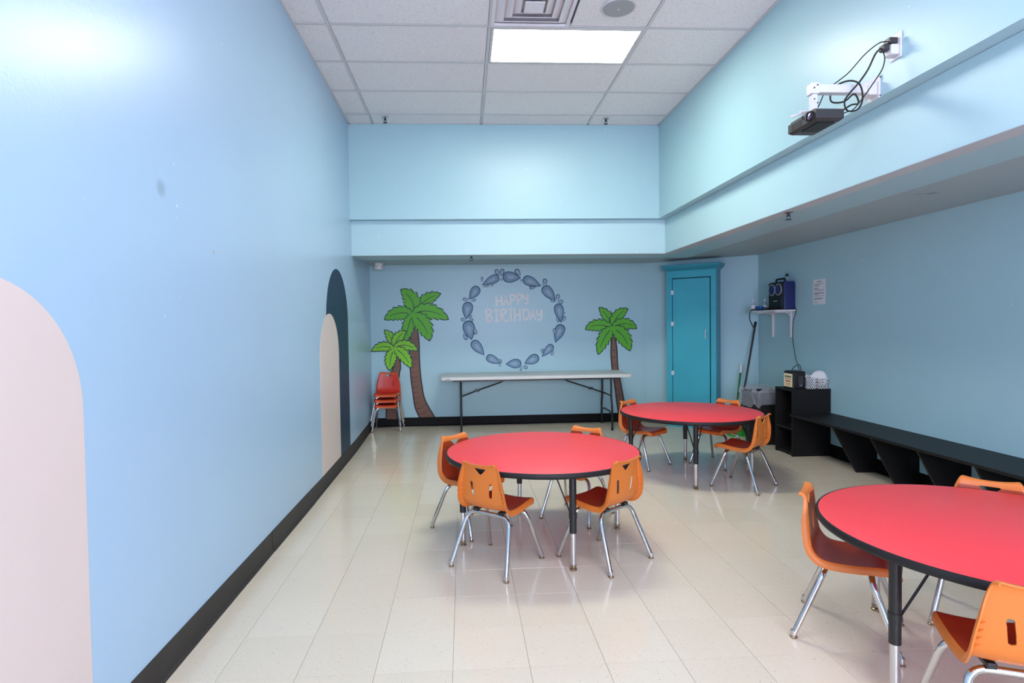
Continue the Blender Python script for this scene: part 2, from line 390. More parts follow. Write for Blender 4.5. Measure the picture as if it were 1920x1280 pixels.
for r0, r1 in ((.272, .205), (.212, .145), (.152, .088)):
    mb = MB(); sq_frustum(mb, r0, .018, r1, -.012); mb.build('louver', 'vent', t)
MB().bbox(-.07, .07, -.07, .07, -.022, -.014, .003).build('centre_plate', 'vent', t)
MB().box(-.02, .02, -.02, .02, -.014, .0255).build('plate_stem', 'alu', t)
t = thing('ceiling_speaker', 'round grey speaker grille in the ceiling beside the air vent', 'ceiling speaker', (1.14, 4.08, ZC))
MB().lathe([(.118, .003), (.122, -.004), (.116, -.010), (.112, -.008)], n=40).build('rim', 'grid', t, True)
MB().lathe([(.112, -.004), (.108, -.011), (.05, -.013), (.004, -.013)], n=40).build('grille', 'grille', t, True)
MB().lathe([(.006, -.012), (.006, -.018), (.002, -.019)], n=10).build('badge', 'white_metal', t)
def sprinkler(x, y, z, label):
    t = thing('sprinkler_head', label, 'sprinkler', (x, y, z), group='sprinkler heads')
    MB().lathe([(.034, 0), (.036, -.006), (.020, -.014), (.012, -.014)], n=20).build('escutcheon', 'alu', t, True)
    MB().lathe([(.010, -.012), (.010, -.03), (.006, -.034)], n=12).build('body', 'black_metal', t, True)
    MB().tube([(-.012, 0, -.026), (-.013, 0, -.042), (-.004, 0, -.054)], .0025, 6).tube([(.012, 0, -.026), (.013, 0, -.042), (.004, 0, -.054)], .0025, 6).build('yoke', 'black_metal', t)
    MB().lathe([(.004, -.052), (.022, -.055), (.022, -.058), (.004, -.059)], n=14).build('deflector', 'black_metal', t)
sprinkler(-.806, 6.26, ZC, 'small dark sprinkler head in the tall ceiling above the palm pair')
sprinkler(1.60, 6.27, ZC, 'small dark sprinkler head in the tall ceiling on the projector wall side')
sprinkler(.105, 6.60, 2.207, 'small dark sprinkler head under the fascia above the drop wreath')
sprinkler(2.41, 4.12, 2.207, 'small dark sprinkler head under the fascia below the projector wall')
t = thing('smoke_detector', 'round white detector under the low ceiling above the palm pair', 'detector', (-1.13, 7.80, 2.258))
MB().lathe([(.06, 0), (.062, -.022), (.055, -.03)], n=28).build('base', 'white', t, True)
MB().lathe([(.05, -.03), (.05, -.045), (.062, -.048), (.06, -.075), (.045, -.085), (.0, -.087)], n=28).build('head', 'white', t, True)

# ------------------------------------------------------------------ painted arches on the left wall
def arch(name, y0, y1, zs, zb, m, d, label):
    c2, r = (y0 + y1) / 2, (y1 - y0) / 2
    poly = [(y0, zb)] + [(c2 - r * math.cos(PI * k / 40), zs + r * math.sin(PI * k / 40)) for k in range(41)] + [(y1, zb)]
    o = MB().prism(poly, lambda a, b2, q: (xl(a) + q, a, b2), .0003, d).build(name, m)
    return tag(o, label, 'wall mural', 'painted arches')
arch('painted_arch', 1.085, 1.897, 1.15, .124, 'cream', .0012, 'large cream arch painted alone on the blue left wall')
arch('painted_arch', 5.20, 6.22, 1.465, .124, 'navy', .0010, 'tall navy blue arch painted behind the cream arch')
arch('painted_arch', 4.935, 5.715, 1.14, .124, 'cream', .0018, 'cream arch painted overlapping the taller navy arch')

# ------------------------------------------------------------------ murals on the back wall (drawn in wall units, one unit = 7.5 mm)
def wp(px, py): return (.616627 + .007546 * (px - 950) - .000103 * (py - 640), 1.16979 - .000114 * (px - 950) - .007531 * (py - 640))
def wfn(a, b2, d): return (a, YB - d, b2)
def cropper(x0, y0, s): return lambda x, y: wp(x0 + x / s, y0 + y / s)
def qbez(a, b2, c2, q): return tuple((1 - q) ** 2 * a[i] + 2 * q * (1 - q) * b2[i] + q * q * c2[i] for i in (0, 1))
def frond_poly(a, b2, c2, w, teeth, grow, rnd):
    def at(q, off):
        p = qbez(a, b2, c2, min(max(q, 0), 1)); p2 = qbez(a, b2, c2, min(q + .01, 1.0)); p1 = qbez(a, b2, c2, max(q - .01, 0))
        dx, dy = p2[0] - p1[0], p2[1] - p1[1]; l = math.hypot(dx, dy) or 1
        return (p[0] - dy / l * off, p[1] + dx / l * off)
    prof = lambda q: w * 1.22 * (math.sin(PI * min(1, q ** .85 * .96 + .04)) ** .62)
    out = []
    for side in (1, -1):
        pts = []; N = teeth * 4
        for k in range(N + 1):
            q = k / N; saw = (k % 4) / 4
            r = prof(q) * (.74 + .36 * saw) if .12 < q < .93 else prof(q) * .9
            if .12 < q < .93 and k % 4 == 3: q += .35 / N
            pts.append(at(q, side * (r + grow)))
        out.append(pts)
    tipd = qbez(a, b2, c2, 1); t0 = qbez(a, b2, c2, .93); l = math.hypot(tipd[0] - t0[0], tipd[1] - t0[1]) or 1
    tip = (tipd[0] + (tipd[0] - t0[0]) / l * grow * 1.6, tipd[1] + (tipd[1] - t0[1]) / l * grow * 1.6)
    return out[0][:-1] + [tip] + out[1][:-1][::-1]
def stroke_poly(pts, w0, w1=None):
    w1 = w0 if w1 is None else w1; L, R = [], []
    for i, p in enumerate(pts):
        a, b2 = pts[max(i - 1, 0)], pts[min(i + 1, len(pts) - 1)]
        dx, dy = b2[0] - a[0], b2[1] - a[1]; l = math.hypot(dx, dy) or 1; w_ = w0 + (w1 - w0) * i / max(1, len(pts) - 1)
        L.append((p[0] - dy / l * w_, p[1] + dx / l * w_)); R.append((p[0] + dy / l * w_, p[1] - dx / l * w_))
    return L + R[::-1]
def palm(label, C, centre, fronds, trunkL, trunkR, rings, green, base, u):
    t = thing('palm_mural', label, 'wall mural', (0, 0, 0), 0, 'painted palm trees')
    rnd = random.Random(3)
    # trunk
    tl = [C(*p) for p in trunkL]; tr = [C(*p) for p in trunkR]
    smooth = lambda P: [(v.x, v.y) for v in spline([(x, y, 0) for x, y in P], 6)]
    tl, tr = smooth(tl), smooth(tr)
    tk = MB().prism(tl + tr[::-1], wfn, base, base + .0008).build('trunk', 'trunk', t)
    e = .0075 * 1.2
    mb = MB()
    for P in (tl, tr): mb.prism(stroke_poly(P, e), wfn, base, base + .0012)
    mb.build('outline', 'trunk_line', tk)
    for (x0, y0, x1, y1) in rings:
        P = [C(x0, y0), C((x0 + x1) / 2, max(y0, y1) + 2 * u), C(x1, y1)]
        MB().prism(stroke_poly([qbez(P[0], P[1], P[2], q / 6) for q in range(7)], .0075 * .55, .002), wfn, base, base + .0013).build('bark_ring', 'trunk_line', tk)
    hb = C(*centre); MB().prism([(hb[0] + .045 * math.cos(q * PI / 8), hb[1] + .045 * math.sin(q * PI / 8)) for q in range(16)], wfn, base, base + .0013).build('frond_hub', green, t)
    for k, (a, b2, c2, w_) in enumerate(fronds):
        A, B2, C2 = C(*a), C(*b2), C(*c2); W = w_ / u * .0075
        d = base + .0014 + .0006 * k
        f = MB().prism(frond_poly(A, B2, C2, W, 6, -.003, rnd), wfn, d, d + .0005).build('frond', green, t)
        MB().prism(frond_poly(A, B2, C2, W, 6, .0115, rnd), wfn, d - .0006, d + .0002).build('outline', 'frond_line', f)
        mid = [qbez(A, B2, C2, .12 + .70 * q / 8) for q in range(9)]
        MB().prism(stroke_poly(mid, .006, .0035), wfn, d, d + .0008).build('midrib', 'frond_line', f)
C7 = cropper(690, 530, 8.0); 
palm('tall painted palm tree with dark green fronds beside the small palm', C7, (680, 475),
     [((775, 375), (850, 230), (1080, 168), 80), ((685, 470), (720, 240), (505, 112), 110), ((655, 480), (470, 400), (265, 550), 88), ((668, 490), (600, 620), (565, 890), 80),
      ((690, 470), (900, 350), (1195, 545), 100), ((690, 490), (860, 600), (920, 860), 110)],
     [(680, 500), (632, 850), (625, 1080), (640, 1400), (665, 1600), (700, 1850), (770, 2022)], [(715, 500), (762, 850), (768, 1080), (778, 1300), (800, 1500), (850, 1750), (1000, 2022)],
     [(655, 838, 735, 832), (660, 925, 700, 925), (640, 1108, 735, 1108), (640, 1150, 720, 1145), (650, 1208, 720, 1208), (660, 1248, 700, 1246), (650, 1330, 740, 1325), (645, 1410, 740, 1400), (655, 1480, 700, 1475), (665, 1560, 750, 1550), (670, 1640, 740, 1630), (685, 1720, 800, 1690), (700, 1800, 760, 1780), (720, 1880, 870, 1810), (760, 1960, 900, 1890)],
     'frond', .0004, 8)
palm('small painted palm tree with light green fronds behind the stacked chairs', C7, (395, 985),
     [((395, 960), (400, 840), (262, 715), 62), ((405, 960), (430, 800), (568, 728), 66), ((385, 990), (230, 900), (75, 1020), 60), ((390, 1000), (330, 1130), (328, 1300), 74),
      ((405, 980), (560, 870), (740, 1012), 66), ((410, 985), (560, 1060), (645, 1265), 74)],
     [(400, 1020), (390, 1230), (330, 1400), (285, 1700), (275, 2035)], [(440, 1020), (490, 1230), (465, 1400), (430, 1700), (438, 2035)],
     [(400, 1248, 455, 1244), (360, 1400, 440, 1395), (330, 1850, 420, 1850), (310, 1760, 400, 1755)], 'frond_light', .0052, 8)
C8 = cropper(1080, 560, 5.82)
palm('single painted palm tree beside the turquoise cabinet', C8, (405, 310),
     [((400, 310), (370, 190), (258, 95), 52), ((405, 305), (440, 160), (570, 108), 54), ((390, 315), (230, 250), (108, 328), 56), ((398, 320), (300, 400), (248, 602), 62),
      ((410, 315), (540, 220), (668, 318), 54), ((412, 320), (540, 380), (598, 562), 70)],
     [(398, 330), (388, 560), (392, 660), (402, 760), (422, 880), (440, 1010), (455, 1130), (475, 1255)], [(425, 330), (455, 560), (460, 660), (468, 760), (490, 880), (515, 1010), (540, 1130), (580, 1300)],
     [(400, 556, 435, 555), (398, 632, 438, 630), (404, 720, 448, 716), (425, 915, 465, 912), (440, 988, 482, 984), (446, 1060, 495, 1058), (455, 1150, 525, 1140), (470, 1205, 545, 1190)],
     'frond', .0004, 5.82)
# wreath of water drops
C6 = cropper(860, 500, 6.4)
def drop_poly(p, q, w_):
    dx, dy = q[0] - p[0], q[1] - p[1]; L = math.hypot(dx, dy); ux, uy = dx / L, dy / L; out = []
    r = w_ / 2
    for k in range(25):
        a = PI / 2 + PI * k / 24; out.append((p[0] + ux * r * math.cos(a) - uy * r * math.sin(a), p[1] + uy * r * math.cos(a) + ux * r * math.sin(a)))
    for sg, rng in ((-1, range(1, 10)), (1, range(9, 0, -1))):
        for k in rng:
            s_ = k / 10; ww = r * (1 - s_ ** 1.7) * (1 + .12 * math.sin(PI * s_))
            out.append((p[0] + dx * s_ - uy * ww * sg, p[1] + dy * s_ + ux * ww * sg))
        if sg == -1: out.append(q)
    return out
big = [(430, 140, 268, 222, 88), (585, 122, 742, 132, 112), (820, 160, 985, 230, 100), (1048, 278, 1160, 412, 104), (1195, 495, 1228, 672, 98), (1215, 745, 1155, 912, 104), (1095, 968, 990, 1082, 76),
       (905, 1100, 780, 1163, 96), (690, 1160, 553, 1166, 94), (370, 1096, 508, 1160, 84), (193, 932, 303, 1062, 98), (112, 715, 150, 880, 122), (104, 482, 80, 635, 106), (198, 285, 122, 395, 96)]
small = [(448, 55, 478, 102, 44), (516, 52, 494, 118, 46), (692, 55, 735, 106, 54), (1028, 165, 1045, 212, 46), (1008, 205, 995, 222, 18), (275, 135, 272, 185, 26), (345, 232, 275, 240, 20), (395, 215, 385, 245, 24), (505, 153, 520, 165, 24), (745, 160, 735, 150, 24),
         (860, 250, 925, 238, 34), (1186, 350, 1180, 400, 42), (1115, 398, 1150, 422, 34), (1228, 415, 1180, 418, 40), (1190, 645, 1168, 585, 30), (1268, 605, 1250, 660, 30), (1146, 755, 1142, 810, 34), (1000, 1000, 992, 1040, 30), (1115, 1045, 1138, 1000, 28),
         (740, 1235, 752, 1185, 24), (800, 1208, 768, 1182, 36), (495, 1128, 460, 1105, 30), (484, 1182, 490, 1165, 20), (80, 855, 48, 798, 40), (195, 790, 186, 725, 36), (40, 632, 75, 645, 36), (150, 638, 120, 628, 34), (138, 592, 110, 622, 28), (65, 390, 88, 415, 36), (185, 398, 138, 412, 28), (105, 385, 110, 408, 20), (1265, 550, 1262, 545, 18)]
wr = thing('water_drop_wreath', 'ring of slate blue water drops painted around the birthday lettering', 'wall mural')
for lst, bigq in ((big, True), (small, False)):
    for (x, y, x2, y2, w_) in lst:
        p, q = C6(x, y), C6(x2, y2); W = w_ / 6.4 * .0090
        o = MB().prism(drop_poly(p, q, W), wfn, .0004, .0010).build('water_drop', 'drop_line', wr)
        k = .80 if bigq else .62
        p2 = (p[0] * .97 + q[0] * .03, p[1] * .97 + q[1] * .03); q2 = (p[0] * .14 + q[0] * .86, p[1] * .14 + q[1] * .86)
        MB().prism(drop_poly(p2, q2, W * k), wfn, .0008, .0014).build('fill', 'drop' if bigq else 'drop_hi', o)
        if bigq:
            p3 = (p[0] * .9 + q[0] * .1, p[1] * .9 + q[1] * .1); q3 = (p[0] * .4 + q[0] * .6, p[1] * .4 + q[1] * .6)
            MB().prism(drop_poly(p3, q3, W * .36), wfn, .0012, .0017).build('highlight', 'drop_hi', o)
# lettering
C3 = cropper(880, 530, 12.0)
txt = thing('birthday_lettering', 'pale hand-painted HAPPY BIRTHDAY lettering inside the drop wreath', 'lettering')
GL = [('H', [[(585, 290), (605, 520)], [(710, 275), (725, 515)], [(600, 410), (715, 400)]]), ('A', [[(765, 500), (805, 290), (865, 500)], [(780, 420), (850, 415)]]),
      ('P', [[(915, 250), (920, 500)], [(915, 265), (985, 275), (1015, 320), (985, 375), (930, 400)]]), ('P', [[(1065, 255), (1070, 480)], [(1065, 265), (1130, 262), (1165, 310), (1130, 370), (1075, 395)]]),
      ('Y', [[(1200, 260), (1215, 330), (1260, 358), (1298, 330)], [(1300, 255), (1305, 400), (1280, 460), (1230, 450)]]),
      ('B', [[(360, 610), (385, 890)], [(360, 610), (440, 600), (485, 640), (450, 710), (390, 740)], [(390, 740), (460, 740), (500, 790), (470, 850), (390, 890)]]),
      ('I', [[(540, 615), (640, 605)], [(590, 610), (605, 865)], [(550, 870), (660, 855)]]), ('R', [[(690, 610), (705, 855)], [(690, 605), (770, 590), (815, 630), (780, 690), (710, 720)], [(720, 720), (760, 820), (810, 872), (865, 830)]]),
      ('T', [[(860, 590), (965, 575)], [(912, 585), (925, 860)]]), ('H', [[(1000, 580), (1010, 860)], [(1120, 580), (1130, 850)], [(1005, 715), (1125, 710)]]),
      ('D', [[(1195, 590), (1215, 830)], [(1195, 590), (1290, 610), (1335, 680), (1310, 770), (1215, 835)]]), ('A', [[(1360, 830), (1415, 600), (1475, 825)], [(1380, 750), (1455, 740)]]),
      ('Y', [[(1500, 600), (1515, 690), (1560, 718), (1602, 690)], [(1610, 590), (1612, 760), (1580, 825), (1520, 825)]])]
for ch, st in GL:
    mb = MB()
    for s_i, P in enumerate(st):
        P = [C3(*p) for p in P]
        if len(P) > 3: P = [(v.x, v.y) for v in spline([(x, y, 0) for x, y in P], 5)]
        mb.prism(stroke_poly(P, .0135), wfn, .0004, .0010 + .0001 * s_i)
    mb.build('letter', 'letter', txt)

# ------------------------------------------------------------------ child chair
PROF = [(.188, .312), (.182, .333), (.160, .348), (.10, .345), (.03, .337), (-.05, .333), (-.10, .343), (-.133, .378), (-.146, .43), (-.152, .49), (-.157, .55), (-.162, .585), (-.170, .599), (-.186, .601)]
HW = [.135, .150, .158, .163, .164, .164, .166, .168, .163, .152, .137, .125, .117, .112]
def resample(n):
    P = spline([(y, z, hw) for (y, z), hw in zip(PROF, HW)], 10); L = [0]
    for a, b2 in zip(P, P[1:]): L.append(L[-1] + math.hypot(b2.x - a.x, b2.y - a.y))
    out = []; k = 0
    for i in range(n + 1):
        s_ = L[-1] * i / n
        while k < len(L) - 2 and L[k + 1] < s_: k += 1
        q = (s_ - L[k]) / (L[k + 1] - L[k] + 1e-9); out.append(P[k].lerp(P[k + 1], q))
    return out
NV = 84; NU = 44
PR = resample(NV)
def shell_point(u_, vi):
    """u in -1..1 across, vi float index along the profile"""
    i = min(int(vi), NV - 1); q = vi - i; p = PR[i].lerp(PR[i + 1], q)
    a, b2 = PR[max(i - 1, 0)], PR[min(i + 2, NV)]; d = Vector((b2.x - a.x, b2.y - a.y, 0)).normalized()
    n = Vector((d.y, -d.x))                          # towards the sitter
    x = u_ * p.z; h = .014 * u_ * u_
    au = abs(u_)
    if au > .90:                                    # skirt folded away from the sitter
        k = (au - .90) / .10; sk = .030 if p.y < .50 else .030 - .018 * min(1, (p.y - .50) / .1)
        x = math.copysign(p.z * (.90 + .10 * math.sin(k * PI / 2)), u_); h = .014 * .81 - sk * (1 - math.cos(k * PI / 2))
    return Vector((x, p.x + n.x * h, p.y + n.y * h))
def z2v(z):
    for i in range(40, NV):
        if PR[i].y <= z <= PR[i + 1].y: return i + (z - PR[i].y) / (PR[i + 1].y - PR[i].y)
def rounded(poly, r, n=5):
    P = [Vector((x, y, 0)) for x, y in poly]; out = []
    for i, b2 in enumerate(P):
        a, c2 = P[i - 1], P[(i + 1) % len(P)]; u1, u2 = a - b2, c2 - b2; l = min(r, u1.length * .45, u2.length * .45)
        p0, p1 = b2 + u1.normalized() * l, b2 + u2.normalized() * l
        for k in range(n + 1):
            q = k / n; v = (1 - q) ** 2 * p0 + 2 * q * (1 - q) * b2 + q * q * p1; out.append((v.x, v.y))
    return out
HOLES = [rounded([(-.046, .578), (.046, .578), (.004, .541), (-.004, .541)], .010)]
for sg in (-1, 1): HOLES.append(rounded([(sg * .058, .497), (sg * .079, .497), (sg * .070, .415), (sg * .049, .415)], .011))
def inside(poly, x, y):
    c2 = False
    for (x0, y0), (x1, y1) in zip(poly, poly[1:] + poly[:1]):
        if (y0 > y) != (y1 > y) and x < (x1 - x0) * (y - y0) / (y1 - y0) + x0: c2 = not c2
    return c2
def nearest(poly, x, y):
    best = None
    for (x0, y0), (x1, y1) in zip(poly, poly[1:] + poly[:1]):
        dx, dy = x1 - x0, y1 - y0; q = max(0, min(1, ((x - x0) * dx + (y - y0) * dy) / (dx * dx + dy * dy + 1e-12)))
        px, py = x0 + q * dx, y0 + q * dy; d = (px - x) ** 2 + (py - y) ** 2
        if best is None or d < best[0]: best = (d, px, py)
    return best[1], best[2]
def chair_shell():
    us = [-1, -.985, -.965, -.94, -.91] + [-.88 + 1.76 * k / (NU - 10) for k in range(NU - 9)] + [.91, .94, .965, .985, 1]
    nu = len(us); uv = {}; faces = []
    for j in range(NV + 1):
        for i, u_ in enumerate(us): uv[j * nu + i] = [u_, float(j)]
    hole_of = {}
    for j in range(NV):
        for i in range(nu - 1):
            ids = (j * nu + i, j * nu + i + 1, (j + 1) * nu + i + 1, (j + 1) * nu + i)
            cu = sum(uv[q][0] for q in ids) / 4; cv = j + .5; p = shell_point(cu, cv); hit = None
            if j > 40:
                for h, poly in enumerate(HOLES):
                    if inside(poly, p.x, p.z): hit = h
            if hit is None: faces.append(ids)
            else:
                for q in ids: hole_of.setdefault(q, set()).add(hit)
    used = set(q for f in faces for q in f)
    for q, hs in hole_of.items():
        if q in used:                                  # on the rim of a hole: slide on to its outline
            p = shell_point(*uv[q]); x, z = nearest(HOLES[list(hs)[0]], p.x, p.z); v_ = z2v(z)
            if v_: hw = PR[int(v_)].z; uv[q] = [x / hw, v_]
    remap = {q: n for n, q in enumerate(sorted(used))}
    V = [shell_point(*uv[q]) for q in sorted(used)]; Fc = [tuple(remap[q] for q in f) for f in faces]
    nrm = [Vector() for _ in V]
    for f in Fc:
        n = (V[f[2]] - V[f[0]]).cross(V[f[3]] - V[f[1]])
        for q in f: nrm[q] += n
    ref = nrm[len(V) // 4]
    n0 = len(V); sg = 1 if ref.z > 0 else -1
    VO = [v - (n.normalized() * sg * .0055) for v, n in zip(V, nrm)]
    mb = MB(); mb.v = [tuple(v) for v in V + VO]
    cnt = {}; UV = [uv[q] for q in sorted(used)]
    for f in Fc:
        edge = abs(sum(UV[q][0] for q in f)) / 4 > .905 or not 4 < sum(UV[q][1] for q in f) / 4 < NV - 6       # folded rim shows the outer colour
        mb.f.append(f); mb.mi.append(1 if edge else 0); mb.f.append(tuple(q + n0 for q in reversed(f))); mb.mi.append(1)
        for a, b2 in zip(f, f[1:] + f[:1]): cnt.setdefault((min(a, b2), max(a, b2)), []).append((a, b2))
    for k, e in cnt.items():
        if len(e) == 1: a, b2 = e[0]; mb.f.append((a, a + n0, b2 + n0, b2)); mb.mi.append(1)
    return mb
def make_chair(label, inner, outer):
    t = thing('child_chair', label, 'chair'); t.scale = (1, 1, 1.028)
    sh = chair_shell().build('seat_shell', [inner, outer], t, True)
    # gussets between skirt and back
    mb = MB()
    for sg in (-1, 1):
        for z in (.40, .425, .45, .475):
            v_ = z2v(z); a = shell_point(sg * .90, v_); b2 = shell_point(sg * 1.0, v_); c2 = shell_point(sg * .80, v_)
            o = Vector((0, -.0055, 0)); P = [a + o, b2 + Vector((-sg * .003, 0, 0)), c2 + o]
            mb.add([p + Vector((0, 0, dz)) for dz in (-.001, .001) for p in P], [(0, 1, 2), (5, 4, 3), (0, 3, 4, 1), (1, 4, 5, 2), (2, 5, 3, 0)])
    mb.build('gusset', outer, sh)
    for nm, ft, tp in (('rear_leg_frame', (-.193, -.195), (-.140, -.080)), ('front_leg_frame', (-.190, .193), (-.138, .088))):
        p = [(ft[0], ft[1], .016), (tp[0] - .004, tp[1], .3035), (-tp[0] + .004, tp[1], .3035), (-ft[0], ft[1], .016)]
        f = MB().tube(fillet(p, .062, 8), .0126, 12).build(nm, 'chrome', t, True)
        for sg in (-1, 1):
            MB().lathe([(.0125, .012), (.0125, .034)], (sg * abs(ft[0]), ft[1], 0), 12).build('ferrule', 'alu', f, True)
            MB().lathe([(.006, .016), (.009, .012), (.0155, .007), (.0155, .003), (.012, 0)], (sg * abs(ft[0]), ft[1], 0), 14).build('glide', 'glide', f, True)
    for sg in (-1, 1):
        MB().bbox(sg * .088 - .014, sg * .088 + .014, -.100, .105, .313, .331, .003).build('seat_bracket', 'black_metal', t)
    return t
def face_to(fx, fy): return math.atan2(-fx, fy)
CH = 'orange child chair at the '
CHAIRS = [((.180, 3.335), (.617, .787), 'middle red table, on the side towards the lone cream arch', 'chairs around the middle table'),
          ((.824, 3.350), (-.616, .788), 'middle red table, on the side towards the bench-side table', 'chairs around the middle table'),
          ((.036, 3.945), (.69, -.73), 'middle red table, on the side towards the navy arch', 'chairs around the middle table'),
          ((.810, 4.105), (-.62, -.78), 'middle red table, on the side towards the folding table', 'chairs around the middle table'),
          ((1.755, 5.550), (.63, -.775), 'red table before the cabinet, on the folding table side', 'chairs around the cabinet table'),
          ((2.505, 5.497), (-.84, -.545), 'red table before the cabinet, on the trash can side', 'chairs around the cabinet table'),
          ((2.370, 4.728), (-.65, .76), 'red table before the cabinet, on the black bench side', 'chairs around the cabinet table'),
          ((1.7125, 2.452), (.787, -.615), 'bench-side red table, on the side towards the middle table', 'chairs around the bench-side table'),
          ((2.395, 2.475), (-.71, -.705), 'bench-side red table, on the side towards the bench', 'chairs around the bench-side table'),
          ((1.725, 1.703), (.37, .93), 'bench-side red table, on the side away from the bench', 'chairs around the bench-side table')]
ch0 = make_chair('', 'orange_shaded', 'orange_out')
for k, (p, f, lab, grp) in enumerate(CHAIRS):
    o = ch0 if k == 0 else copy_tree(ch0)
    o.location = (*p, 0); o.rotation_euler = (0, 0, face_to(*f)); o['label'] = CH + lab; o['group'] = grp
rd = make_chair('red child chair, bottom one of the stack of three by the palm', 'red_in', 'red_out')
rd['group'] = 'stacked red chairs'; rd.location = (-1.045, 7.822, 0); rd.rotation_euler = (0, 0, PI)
for k, wd in ((1, 'middle one'), (2, 'top one')):
    o = copy_tree(rd); o.location = (-1.045, 7.822 - .022 * k, .076 * k); o['label'] = 'red child chair, %s of the stack of three by the palm' % wd

# ------------------------------------------------------------------ round activity tables
def make_table(label):
    t = thing('activity_table', label, 'table', group='round red tables')
    MB().lathe([(.60, .551), (.6225, .553), (.6225, .5800), (.6215, .5805), (.0, .5805)], n=96).build('tabletop', 'red_top', t, True)
    MB().lathe([(.622, .549), (.630, .550), (.634, .556), (.634, .573), (.630, .579), (.6225, .5802), (.6225, .56)], n=96, cap=False).build('edge_band', 'black', t, True)
    for k in range(4):
        a = k * PI / 2; c2, s_ = math.cos(a), math.sin(a); R = .535
        P = lambda r, tn, z: (c2 * r - s_ * tn, s_ * r + c2 * tn, z)
        lg = MB().tube([P(R, 0, .551), P(R, 0, .215)], .0205, 16).build('leg', 'black_metal', t, True)
        x, y, _ = P(R, 0, 0)
        MB().lathe([(.050, .551), (.050, .546), (.026, .540), (.022, .53)], (x, y, 0), 20).build('mounting_plate', 'black_metal', lg, True)
        MB().tube([P(R, 0, .26), P(R, 0, .03)], .0165, 16).build('leg_extension', 'alu', lg, True)
        MB().lathe([(.017, .035), (.017, .022), (.008, .018), (.010, .014), (.020, .009), (.020, .003), (.016, 0)], (x, y, 0), 16).build('glide', 'glide', lg, True)
        for sg in (-1, 1):
            MB().tube([P(R - .018, sg * .006, .315), P(R - .125, sg * .07, .552)], .0048, 8).build('brace_rod', 'black_metal', lg, True)
        MB().tube([P(R, 0, .30), P(R, 0, .33)], .0235, 16).build('brace_collar', 'black_metal', lg, True)
    return t
tb = make_table('round red activity table standing in the middle of the room')
tb.location = (.504, 3.716, 0); tb.rotation_euler = (0, 0, math.atan2(-.522, .101))
for p, lab, an in (((2.09, 5.185), 'round red activity table in front of the turquoise cabinet', math.atan2(-.516, -.158)), ((2.085, 2.10), 'round red activity table beside the sloped bench supports', math.atan2(-.12, -.54))):
    o = copy_tree(tb); o.location = (*p, 0); o.rotation_euler = (0, 0, an); o['label'] = lab

# ------------------------------------------------------------------ white folding table
t = thing('folding_table', 'long white folding table with black legs below the drop wreath', 'table', (.945, 7.665, 0))
mb = MB(); hx, hy = 1.255, .355
def rrect(hx, hy, r, z, n=5):
    out = []
    for cx, cy, a0 in ((hx - r, hy - r, 0), (-hx + r, hy - r, PI / 2), (-hx + r, -hy + r, PI), (hx - r, -hy + r, 1.5 * PI)):
        for k in range(n + 1): a = a0 + PI / 2 * k / n; out.append((cx + r * math.cos(a), cy + r * math.sin(a), z))
    return out
top = MB().rings([rrect(hx - .008, hy - .008, .05, .700), rrect(hx, hy, .055, .706), rrect(hx, hy, .055, .735), rrect(hx - .006, hy - .006, .05, .742), rrect(hx - .02, hy - .02, .04, .745)]).build('tabletop', 'table_white', t, True)
MB().box(-hx + .07, -hx + .13, -hy - .0006, -hy + .002, .712, .719).build('maker_label', 'ink', top)
MB().box(-hx + .16, hx - .16, -hy + .03, -hy + .055, .680, .700).box(-hx + .16, hx - .16, hy - .055, hy - .03, .680, .700).build('apron_rail', 'black_metal', t)
for sx in (-1, 1):
    X = sx * .99
    lf = None
    for sy in (-1, 1):
        kx = .0 if sy < 0 else 0
        p = [(X, sy * .24, .700), (X, sy * .24, .42), (X, sy * .285, .30), (X, sy * .285, .02)]
        lf = MB().tube(fillet(p, .06, 5), .0135, 10).build('leg', 'black_metal', t, True)
        MB().lathe([(.016, .035), (.016, .003), (.012, 0)], (X, sy * .285, 0), 12).build('foot_cap', 'black', lf, True)
    MB().tube([(X, -.24, .69), (X, .24, .69)], .0125, 10).build('cross_tube', 'black_metal', t, True)
    MB().tube([(X, -.285, .20), (X, -.15, .235), (X, .15, .235), (X, .285, .20)], .011, 8).build('leg_brace', 'black_metal', t, True)
    br = MB().tube([(X, 0, .45), (X - sx * .22, 0, .53), (X - sx * .52, 0, .63), (X - sx * .66, 0, .695)], .010, 8).build('folding_arm', 'black_metal', t, True)
    MB().box(X - sx * .22 - .03, X - sx * .22 + .03, -.012, .012, .515, .545).build('locking_sleeve', 'black_metal', br)
    MB().tube([(X, -.24, .45), (X, .24, .45)], .010, 8).build('arm_pivot', 'black_metal', t, True)

# ------------------------------------------------------------------ turquoise corner cabinet (local: x along front, y into the wall)
ang = math.atan2(-.605, .796)
t = thing('corner_cabinet', 'tall turquoise cabinet with one door across the room corner', 'cabinet', (2.754, 7.617, 0), ang)
W, D, H = .64, .255, 2.10
MB().box(0, W, .03, D, .0, H).build('body', 'teal_dark', t)
MB().box(0, .075, 0, .03, 0, H).box(W - .065, W, 0, .03, 0, H).box(.075, W - .065, 0, .03, H - .10, H).box(.075, W - .065, 0, .03, 0, .09).build('face_frame', 'teal', t)
MB().box(.075, W - .065, .022, .03, .09, H - .10).build('door_gap', 'gap', t)
dr = MB().bbox(.083, W - .077, -.004, .021, .098, H - .112, .003).build('door', 'teal', t)
mb = MB(); mb.rings([[(-o, -o, z), (W + o, -o, z), (W + o, D, z), (-o, D, z)] for z, o in ((H - .01, .004), (H + .0, .006), (H + .02, .030), (H + .045, .05), (H + .065, .056), (H + .075, .056))])
mb.build('crown', 'teal_dark', t)
